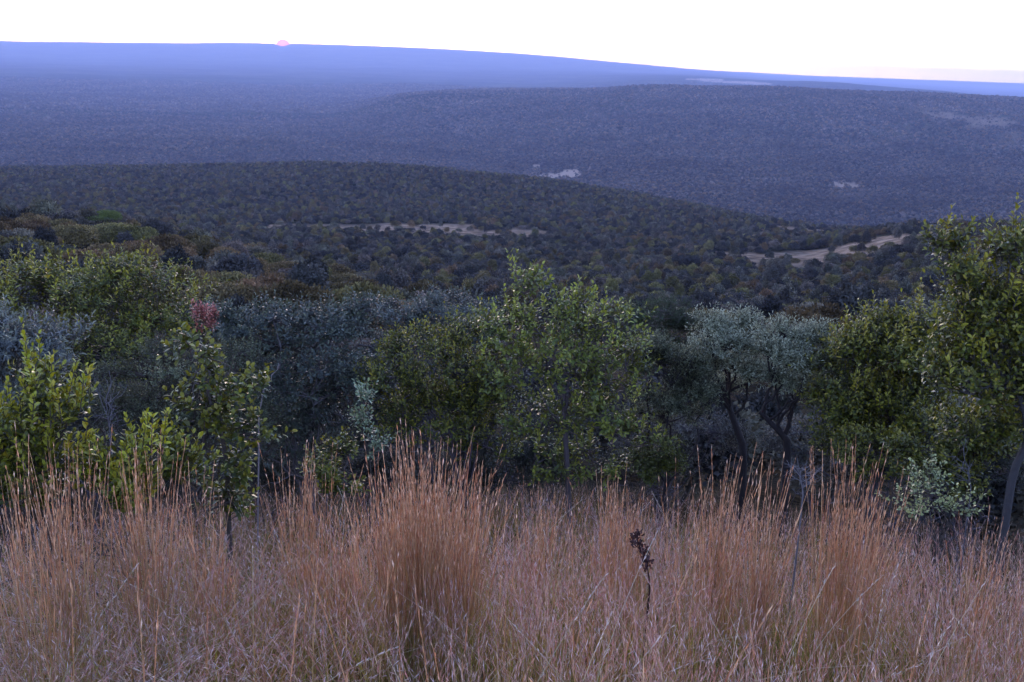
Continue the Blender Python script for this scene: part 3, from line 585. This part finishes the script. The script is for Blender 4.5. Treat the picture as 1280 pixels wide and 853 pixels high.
nf = farcrowns(1350, 2600, 30, 5.6, 9) + farcrowns(2600, 4400, 75, 7.5, 6) + farcrowns(4400, 8500, 200, 11, 5)
bl = G.obj('bushland', M_bush, attr='pid')
tag(bl, 'dense bushland covering the far slopes and valley', kind='stuff')
print('near kept', len(keep), 'RN', RN, 'inst', len(xs), 'far', nf)
ng = bpy.data.node_groups.new('bushland_nodes', 'GeometryNodeTree')
ng.interface.new_socket('Geometry', in_out='INPUT', socket_type='NodeSocketGeometry'); ng.interface.new_socket('Geometry', in_out='OUTPUT', socket_type='NodeSocketGeometry')
N_ = ng.nodes; Lk = ng.links
gi = N_.new('NodeGroupInput'); go = N_.new('NodeGroupOutput'); na_ = N_.new('GeometryNodeInputNamedAttribute'); na_.data_type = 'FLOAT'; na_.inputs['Name'].default_value = 'pid'
def sel(lo, hi):
    c_ = N_.new('FunctionNodeCompare'); c_.data_type = 'FLOAT'; c_.operation = 'LESS_THAN'; Lk.new(na_.outputs[0], c_.inputs[0]); c_.inputs[1].default_value = hi
    d_ = N_.new('FunctionNodeCompare'); d_.data_type = 'FLOAT'; d_.operation = 'GREATER_THAN'; Lk.new(na_.outputs[0], d_.inputs[0]); d_.inputs[1].default_value = lo
    b_ = N_.new('FunctionNodeBooleanMath'); b_.operation = 'AND'; Lk.new(c_.outputs[0], b_.inputs[0]); Lk.new(d_.outputs[0], b_.inputs[1])
    s_ = N_.new('GeometryNodeSeparateGeometry'); s_.domain = 'POINT'; Lk.new(gi.outputs[0], s_.inputs[0]); Lk.new(b_.outputs[0], s_.inputs['Selection']); return s_.outputs[0]
gi2 = N_.new('GeometryNodeGeometryToInstance')
for k in range(NP-1, -1, -1): Lk.new(sel(k-.5, k+.5), gi2.inputs[0])
iop = N_.new('GeometryNodeInstanceOnPoints'); iop.inputs['Pick Instance'].default_value = True
Lk.new(sel(99, 101), iop.inputs['Points']); Lk.new(gi2.outputs[0], iop.inputs['Instance'])
rv = N_.new('FunctionNodeRandomValue'); rv.data_type = 'INT'; rv.inputs[4].default_value = 0; rv.inputs[5].default_value = NP-1; Lk.new(rv.outputs[2], iop.inputs['Instance Index'])
rz = N_.new('FunctionNodeRandomValue'); rz.data_type = 'FLOAT_VECTOR'; rz.inputs[0].default_value = (0, 0, 0); rz.inputs[1].default_value = (.12, .12, 6.28); rz.inputs['Seed'].default_value = 3
Lk.new(rz.outputs[0], iop.inputs['Rotation'])
rs_ = N_.new('FunctionNodeRandomValue'); rs_.data_type = 'FLOAT_VECTOR'; rs_.inputs[0].default_value = (.65, .65, .65); rs_.inputs[1].default_value = (1.35, 1.35, 1.35); rs_.inputs['Seed'].default_value = 9
Lk.new(rs_.outputs[0], iop.inputs['Scale'])
jn = N_.new('GeometryNodeJoinGeometry'); Lk.new(sel(-2, -.5), jn.inputs[0]); Lk.new(iop.outputs[0], jn.inputs[0]); Lk.new(jn.outputs[0], go.inputs[0])
md = bl.modifiers.new('bushland', 'NODES'); md.node_group = ng

# ------------------------------------------------------------------ grass
def blades(G, B, H, lean, az, bend, w0, c0, c1, seg=5, cpow=1.3, wtip=.35):
    """curved thin ribbons; returns function giving point & tangent at parameter"""
    n = len(B); hd = np.stack([np.cos(az), np.sin(az), np.zeros(n)], -1)
    def pt(t):
        return B + hd*((lean*t + bend*t**2.3)*H)[:, None] + np.array([0, 0, 1])*(H*(t - .28*np.minimum(bend+lean, 1.4)*t**2.5))[:, None]
    fa = rng.random(n)*6.28; S = np.stack([np.cos(fa), np.sin(fa), np.zeros(n)], -1)
    V = []; C = []
    for k in range(seg+1):
        t = k/seg; p_ = pt(np.full(n, t)); w_ = w0*(1 - (1-wtip)*t)*(.5)
        V.append(p_ - S*w_[:, None]); V.append(p_ + S*w_[:, None]); m_ = t**cpow; C += [c0*(1-m_) + c1*m_]*2
    V = np.stack(V, 1); C = np.stack(C, 1); b = np.arange(n)[:, None]*(2*(seg+1)); Fq = np.concatenate([b + [2*k, 2*k+1, 2*k+3, 2*k+2] for k in range(seg)])
    G.add(V.reshape(-1, 3), Fq, C.reshape(-1, 3)); return pt
def heads(G, pt, n, t0, t1, k, ln, w, spread, cols, jit=.2):
    for q_ in range(k):
        t = t0 + (t1-t0)*(q_ + rng.random(n))/k; a = pt(t); b = pt(np.minimum(t+.03, 1.03)); d = nrm(b-a)
        D = nrm(d + rdir(n)*spread*(1.1 - .5*(t-t0)/(t1-t0+1e-6))[:, None]); L_ = ln*(.6 + .8*rng.random(n)); Nn = rdir(n)
        S = nrm(np.cross(D, Nn))*w*.5
        V = np.stack([a, a + D*L_[:, None]*.55 + S, a + D*L_[:, None], a + D*L_[:, None]*.55 - S], 1); C = colmix(n, cols, jit)
        G.add(V.reshape(-1, 3), np.arange(n)[:, None]*4 + [0, 1, 2, 3], np.repeat(C, 4, 0))
def gz(x, y): return ground(x, y)
ORT = [(.47, .21, .10), (.53, .28, .15), (.37, .14, .075), (.58, .36, .21)]
ORB = [(.14, .18, .035), (.20, .22, .045), (.28, .18, .06)]
PKT = [(.47, .22, .18), (.54, .31, .25), (.38, .13, .11), (.57, .40, .30)]
STR = [(.55, .45, .30), (.62, .54, .40), (.48, .36, .22)]
GRB = [(.15, .19, .025), (.26, .27, .035), (.34, .25, .06), (.38, .21, .08), (.30, .11, .06)]

def thatch(G, x, y, H, lean=.06, dirn=None, head=True, w=.0036):
    n = len(x); B = np.stack([x, y, gz(x, y) - .02], -1); az = rng.random(n)*6.28 if dirn is None else dirn + rng.normal(size=n)*.7
    le = np.abs(rng.normal(size=n))*lean + .01; be = np.abs(rng.normal(size=n))*lean*.9
    pt = blades(G, B, H, le, az, be, np.full(n, w)*(.7+.6*rng.random(n)), colmix(n, ORB), colmix(n, ORT, .2), 6, .8, .45)
    heads(G, pt, n, .40, .82, 5, .13, .0042, .07, ORT, .2)
    heads(G, pt, n, .74, 1.0, 8, .036, .0048, .16, ORT + [(.66, .46, .34)], .28)
    return pt
def basal(G, x, y, H, cols, w=.006):
    n = len(x); B = np.stack([x, y, gz(x, y) - .02], -1); c = colmix(n, cols, .2)
    blades(G, B, H, np.abs(rng.normal(size=n))*.16, rng.random(n)*6.28, np.abs(rng.normal(size=n))*.34, np.full(n, w)*(.5+.8*rng.random(n)), c*.8, c*np.array([1.25, 1.1, .9]), 5, 1.2, .1)

# tall clumps: each a thing of its own
CL = [  # px, top row, distance, spread m, stems, label
 (500, 585, 4.9, .17, 190, 'tall orange grass clump on the left shoulder of the biggest tussock'),
 (530, 546, 4.6, .19, 380, 'biggest and tallest orange grass tussock, left of centre'),
 (585, 590, 4.7, .13, 130, 'orange grass clump fanning out at the right side of the biggest tussock'),
 (22, 590, 4.4, .08, 70, 'thin orange grass clump at the left edge in front of the yellow green shrub'),
 (105, 600, 5.0, .13, 120, 'orange grass clump in front of the bright corner shrub'),
 (185, 605, 5.0, .14, 130, 'orange grass clump in front of the low yellow green sprigs'),
 (245, 622, 5.1, .10, 80, 'orange grass clump at the foot of the slender olive sapling'),
 (370, 600, 5.6, .16, 110, 'reddish grass clump in front of the broad dark grey bush'),
 (440, 625, 5.2, .15, 90, 'short orange grass clump just left of the biggest tussock'),
 (680, 612, 6.0, .20, 110, 'orange grass clump in front of the centre tree, left of its trunk'),
 (770, 588, 5.9, .17, 150, 'orange grass clump in front of the centre tree, right of its trunk'),
 (858, 590, 5.2, .05, 26, 'narrow spire of orange grass between the centre tree and the silver trees'),
 (900, 560, 5.3, .10, 150, 'tall orange grass clump in front of the middle silver tree'),
 (955, 585, 5.0, .11, 150, 'dense orange grass clump in front of the forked silver trunk'),
 (1048, 555, 5.4, .16, 190, 'tall orange grass clump in front of the yellow olive bush at right'),
 (1110, 592, 5.6, .14, 90, 'orange grass clump left of the small pale sapling'),
 (1240, 650, 5.8, .30, 90, 'sparse grass clump below the bent trunk at right')]
for (px_, py_, d_, s_, n_, lab) in CL:
    n_ = int(n_*(.85 if n_ > 300 else .72))
    c = at(px_, 640, d_); zb = float(gz(np.array([c[0]]), np.array([c[1]]))[0]); topz = azel(px_, py_ - (26 if px_ < 400 else -14))[1]*d_; Hm = topz - zb
    nsb = max(3, n_//26); sr = s_*1.15*np.sqrt(rng.random(nsb)); sa = rng.random(nsb)*6.28; sh = 1 - .26*rng.random(nsb); sh[0] = 1; sr[0] = 0
    k_ = rng.integers(0, nsb, n_); th = rng.random(n_)*6.28; q_ = np.minimum(.035 + s_*.16, .07)*np.sqrt(rng.random(n_)); rr_ = sr[k_]
    x_ = c[0] + sr[k_]*np.cos(sa[k_]) + q_*np.cos(th); y_ = c[1] + sr[k_]*np.sin(sa[k_]) + q_*np.sin(th)
    H = Hm*(1 - .34*rng.random(n_)**1.3)*sh[k_]*1.12
    g = Geo(); thatch(g, x_, y_, H, .055)
    m_ = n_//2; basal(g, x_[:m_], y_[:m_], Hm*(.3+.4*rng.random(m_)), GRB + ORB)
    for arr in g.V: arr -= np.array([c[0], c[1], zb])
    root = g.obj('grass_clump', M_grass); root.location = (c[0], c[1], zb)
    tag(root, lab, 'grass clump', 'tall orange grass clumps')

g = Geo()
def field(r0, r1, dens, cond=None):
    n = int(R(70)*.5*(r1*r1-r0*r0)*dens); r = np.sqrt(r0*r0 + rng.random(n)*(r1*r1-r0*r0)); a = (rng.random(n)-.5)*R(70)
    x = r*np.sin(a); y = r*np.cos(a)
    k = fbm(x*1.5, y*1.5, 41) > .30 + .25*rng.random(n); return x[k], y[k]
def colpos(x, y):
    q_ = np.stack([x, y, gz(x, y) + .8], -1); return project(q_)[0]
# pinkish feathery grass
for (r0, r1, de, w) in ((1.9, 3.2, 620, .0024), (3.2, 5.5, 480, .003), (5.5, 9, 260, .004), (9, 15, 70, .005)):
    x_, y_ = field(r0, r1, de*.85); n = len(x_); pxs = colpos(x_, y_); B = np.stack([x_, y_, gz(x_, y_) - .02], -1)
    f = fbm(x_*1.1, y_*1.1, 51); H = (.60 + .46*f)*(.68 + .45*rng.random(n))
    H = H*(1 + .38*np.clip((pxs - 1080)/130, 0, 1)*np.clip((np.hypot(x_, y_) - 3.5)/2, 0, 1)); left = np.clip((520 - pxs)/400, 0, 1)
    az = rng.normal(size=n)*1.2 + np.where(rng.random(n) < .7, 2.5, .4)
    c0 = colmix(n, GRB, .2); c1 = colmix(n, PKT, .18); o_ = (fbm(x_*.9+50, y_*.9, 61) > .56) & (rng.random(n) < .4); c1[o_] = colmix(int(o_.sum()), ORT, .2)*.85
    pt = blades(g, B, H, np.abs(rng.normal(size=n))*.16 + left*.12, az, np.abs(rng.normal(size=n))*(.2 + .16*left) + left*.28, np.full(n, w)*(.6+.6*rng.random(n)), c0, c1, 5, .9, .35)
    hk = 11 if r0 < 4 else (8 if r0 < 6 else 5)
    heads(g, pt, n, .55, 1.0, hk + 2, .030 if r0 < 5 else .042, w*.95, .34, PKT + [(.60, .50, .50)], .22)
    x_, y_ = field(r0, r1, de*1.2); n = len(x_); basal(g, x_, y_, (.3 + .55*rng.random(n)), GRB, w*1.8)
# scattered upright orange stems, pale arching straws with one-sided heads
x_, y_ = field(2.1, 10, 14); n = len(x_); thatch(g, x_, y_, .8 + .5*rng.random(n), .09)
x_, y_ = field(2.0, 7, 9); n = len(x_); B = np.stack([x_, y_, gz(x_, y_)], -1); pxs = colpos(x_, y_)
pt = blades(g, B, .8 + .35*rng.random(n), .1 + .35*rng.random(n), rng.normal(size=n)*1.0 + np.where(pxs < 500, 2.6, .6), .2 + .5*rng.random(n), np.full(n, .003), colmix(n, GRB), colmix(n, STR), 7, .8, .5)
heads(g, pt, n, .84, 1.0, 9, .024, .0045, .30, [(.50, .38, .33), (.46, .34, .28), (.56, .46, .38)], .2)
x_, y_ = field(2.2, 7, 14); n = len(x_); B = np.stack([x_, y_, gz(x_, y_)], -1)
blades(g, B, .5 + .5*rng.random(n), .2 + .8*rng.random(n), rng.random(n)*6.28, rng.random(n)*.6, np.full(n, .0035), colmix(n, STR), colmix(n, STR), 5)
# thinner grass and litter under the thicket
x_, y_ = field(9, 24, 26); n = len(x_); basal(g, x_, y_, .25 + .4*rng.random(n), [(.16, .11, .07), (.22, .15, .10), (.13, .11, .06)], .012)
gr = g.obj('grass', M_grass); tag(gr, 'pinkish brown feathery dry grass covering the slope', kind='stuff')
print('grass verts', g.n)

# ------------------------------------------------------------------ single small things
def stalk():
    d_ = 4.7; c = at(808, 740, d_); zb = float(gz(np.array([c[0]]), np.array([c[1]]))[0]); base = np.array([c[0], c[1], zb])
    root = empty('dry_flower_stalk', base); tag(root, 'blackish dry seed head on a stalk among the pink grass', 'dry plant')
    k = np.array([at(x_, y_, d_) for x_, y_ in ((812, 738), (811, 722), (808, 705), (800, 685), (794, 668))]) - base
    G = Geo(); pts = np.concatenate([[[0, 0, -.02]], k]); tube(G, pts, np.linspace(.006, .003, len(pts)), (.05, .025, .02), 6); G.obj('stalk', M_bark, root, smooth=True)
    G = Geo()
    for (x_, y_, n_, s_) in ((796, 671, 40, .020), (792, 676, 16, .014), (801, 684, 20, .014), (806, 693, 20, .015), (809, 704, 40, .018), (804, 690, 12, .016)):
        c_ = at(x_, y_, d_) - base; P_ = c_ + rng.normal(size=(n_, 3))*s_*np.array([.8, .8, 1.25])
        leaves(G, P_, rdir(n_)*.8 + [0, 0, .9], rdir(n_), np.full(n_, .024), np.full(n_, .013), colmix(n_, [(.055, .022, .022), (.08, .035, .03), (.03, .014, .014)], .2))
    G.obj('seed_head', M_dull, root)
stalk()
def twiggy(name, label, d, foot, pts_px, n, ln, C, cat='dead branch', r0=.008):
    c = at(foot, 640, d); zb = float(gz(np.array([c[0]]), np.array([c[1]]))[0]); base = np.array([c[0], c[1], zb]); G = Geo()
    k = np.array([at(x_, y_, d) for x_, y_ in pts_px]) - base; pts = np.concatenate([[[0, 0, -.03]], k])
    tt = np.linspace(0, len(pts)-1, 12); pts = np.stack([np.interp(tt, range(len(pts)), pts[:, q]) for q in range(3)], -1) + rng.normal(size=(12, 3))*.006
    tube(G, pts, np.linspace(r0, r0*.25, 12), C, 5)
    for _ in range(n):
        s = pts[rng.integers(5, 12)]; e = s + (rdir(1)[0] + [0, 0, .5])*ln*(.4+.8*rng.random()); q = wig(s, e, 5, .1); tube(G, q, np.linspace(r0*.4, .0012, 5), C, 4)
        for __ in range(3): tube(G, wig(q[rng.integers(1, 4)], q[3] + rdir(1)[0]*ln*.35, 4, .1), np.linspace(.002, .0009, 4), C, 3)
    o = G.obj(name, M_bark, smooth=True); o.location = base; tag(o, label, cat)
twiggy('dead_branch', 'pale bare stick leaning above the slender olive sapling', 8.2, 318, [(322, 520), (334, 480), (349, 455)], 1, .08, (.24, .2, .2))
twiggy('dead_branch', 'tangle of bare grey twigs at the foot of the forked silver tree', 6.6, 1003, [(1003, 620), (1000, 592), (990, 580)], 14, .17, (.17, .15, .155))
twiggy('dead_branch', 'bare grey twigs beside the bent trunk at the right edge', 8.6, 1215, [(1215, 620), (1212, 590), (1205, 570)], 12, .18, (.11, .10, .105))
twiggy('dead_branch', 'tall bare grey twigs behind the low yellow green sprigs', 8.6, 150, [(140, 560), (134, 520), (132, 500)], 16, .25, (.16, .14, .15))

# ------------------------------------------------------------------ sun, sky, haze
m, nt, N, L = newmat('sun_glow'); out = N.new('ShaderNodeOutputMaterial'); em = N.new('ShaderNodeEmission'); em.inputs['Color'].default_value = (1, .17, .12, 1); lw = N.new('ShaderNodeLayerWeight'); lw.inputs[0].default_value = .5; mrr = N.new('ShaderNodeMapRange'); mrr.inputs['From Min'].default_value = 0; mrr.inputs['From Max'].default_value = .6; mrr.inputs['To Min'].default_value = 2.0; mrr.inputs['To Max'].default_value = .9; L.new(lw.outputs['Facing'], mrr.inputs[0]); L.new(mrr.outputs[0], em.inputs['Strength'])
L.new(em.outputs[0], out.inputs['Surface'])
import bmesh
bm = bmesh.new(); bmesh.ops.create_icosphere(bm, subdivisions=4, radius=62000*8.5/F); me = bpy.data.meshes.new('sun'); bm.to_mesh(me); bm.free(); me.materials.append(m)
so = bpy.data.objects.new('sun', me); so.location = at(354, 58.5, 62000); COL.objects.link(so); tag(so, 'pink setting sun touching the horizon', kind='structure')
so.visible_shadow = True

zmin, zmax = float(ZG.min()), float(ZG.max())
bm = bmesh.new(); bmesh.ops.create_cube(bm, size=1); me = bpy.data.meshes.new('haze')
hs = 34400
for v in bm.verts: v.co = Vector((v.co.x*2*hs, v.co.y*2*hs, (zmax + 40) if v.co.z > 0 else (zmin - 1)))
bm.to_mesh(me); bm.free()
m, nt, N, L = newmat('haze'); out = N.new('ShaderNodeOutputMaterial'); pv = N.new('ShaderNodeVolumePrincipled')
HAZE_D = 7.2e-5
pv.inputs['Color'].default_value = (.45, .53, .87, 1); pv.inputs['Density'].default_value = HAZE_D; pv.inputs['Anisotropy'].default_value = 0.2
L.new(pv.outputs[0], out.inputs['Volume']); me.materials.append(m)
ho = bpy.data.objects.new('haze', me); COL.objects.link(ho); tag(ho, 'blue evening haze filling the valley', kind='stuff')

w = bpy.data.worlds.new('World'); sc.world = w; w.use_nodes = True; N = w.node_tree.nodes; L = w.node_tree.links; N.clear()
out = N.new('ShaderNodeOutputWorld'); bg = N.new('ShaderNodeBackground'); sky = N.new('ShaderNodeTexSky'); sky.sky_type = 'NISHITA'; sky.sun_disc = False
SUN_EL = R(12.0)
sky.sun_elevation = SUN_EL; sky.sun_rotation = a_sun; sky.altitude = 1200; sky.air_density = 1.0; sky.dust_density = .4; sky.ozone_density = 2.0
bg.inputs["Strength"].default_value = .15
tn = N.new("ShaderNodeMix"); tn.data_type = "RGBA"; tn.blend_type = "MULTIPLY"; tn.inputs[0].default_value = 1; tn.inputs[7].default_value = (1.12, .93, 1.06, 1)
L.new(sky.outputs[0], tn.inputs[6]); L.new(tn.outputs[2], bg.inputs[0]); L.new(bg.outputs[0], out.inputs[0])
sl = bpy.data.lights.new('sun_light', 'SUN'); sl.energy = .22; sl.angle = R(1.5); sl.color = (1, .75, .6)
slo = bpy.data.objects.new('sun_light', sl); COL.objects.link(slo)
dv = Vector((math.sin(a_sun)*math.cos(SUN_EL), math.cos(a_sun)*math.cos(SUN_EL), math.sin(SUN_EL)))
slo.rotation_euler = dv.to_track_quat('Z', 'Y').to_euler()

vs = sc.view_settings; vs.view_transform = 'Standard'; vs.look = 'None'; vs.exposure = 2.36; vs.gamma = 1; vs.use_curve_mapping = False
cy = sc.cycles; cy.max_bounces = 6; cy.diffuse_bounces = 3; cy.transmission_bounces = 4; cy.glossy_bounces = 2; cy.volume_bounces = 1; cy.transparent_max_bounces = 8
cy.use_denoising = True; cy.use_adaptive_sampling = True; cy.adaptive_threshold = .01
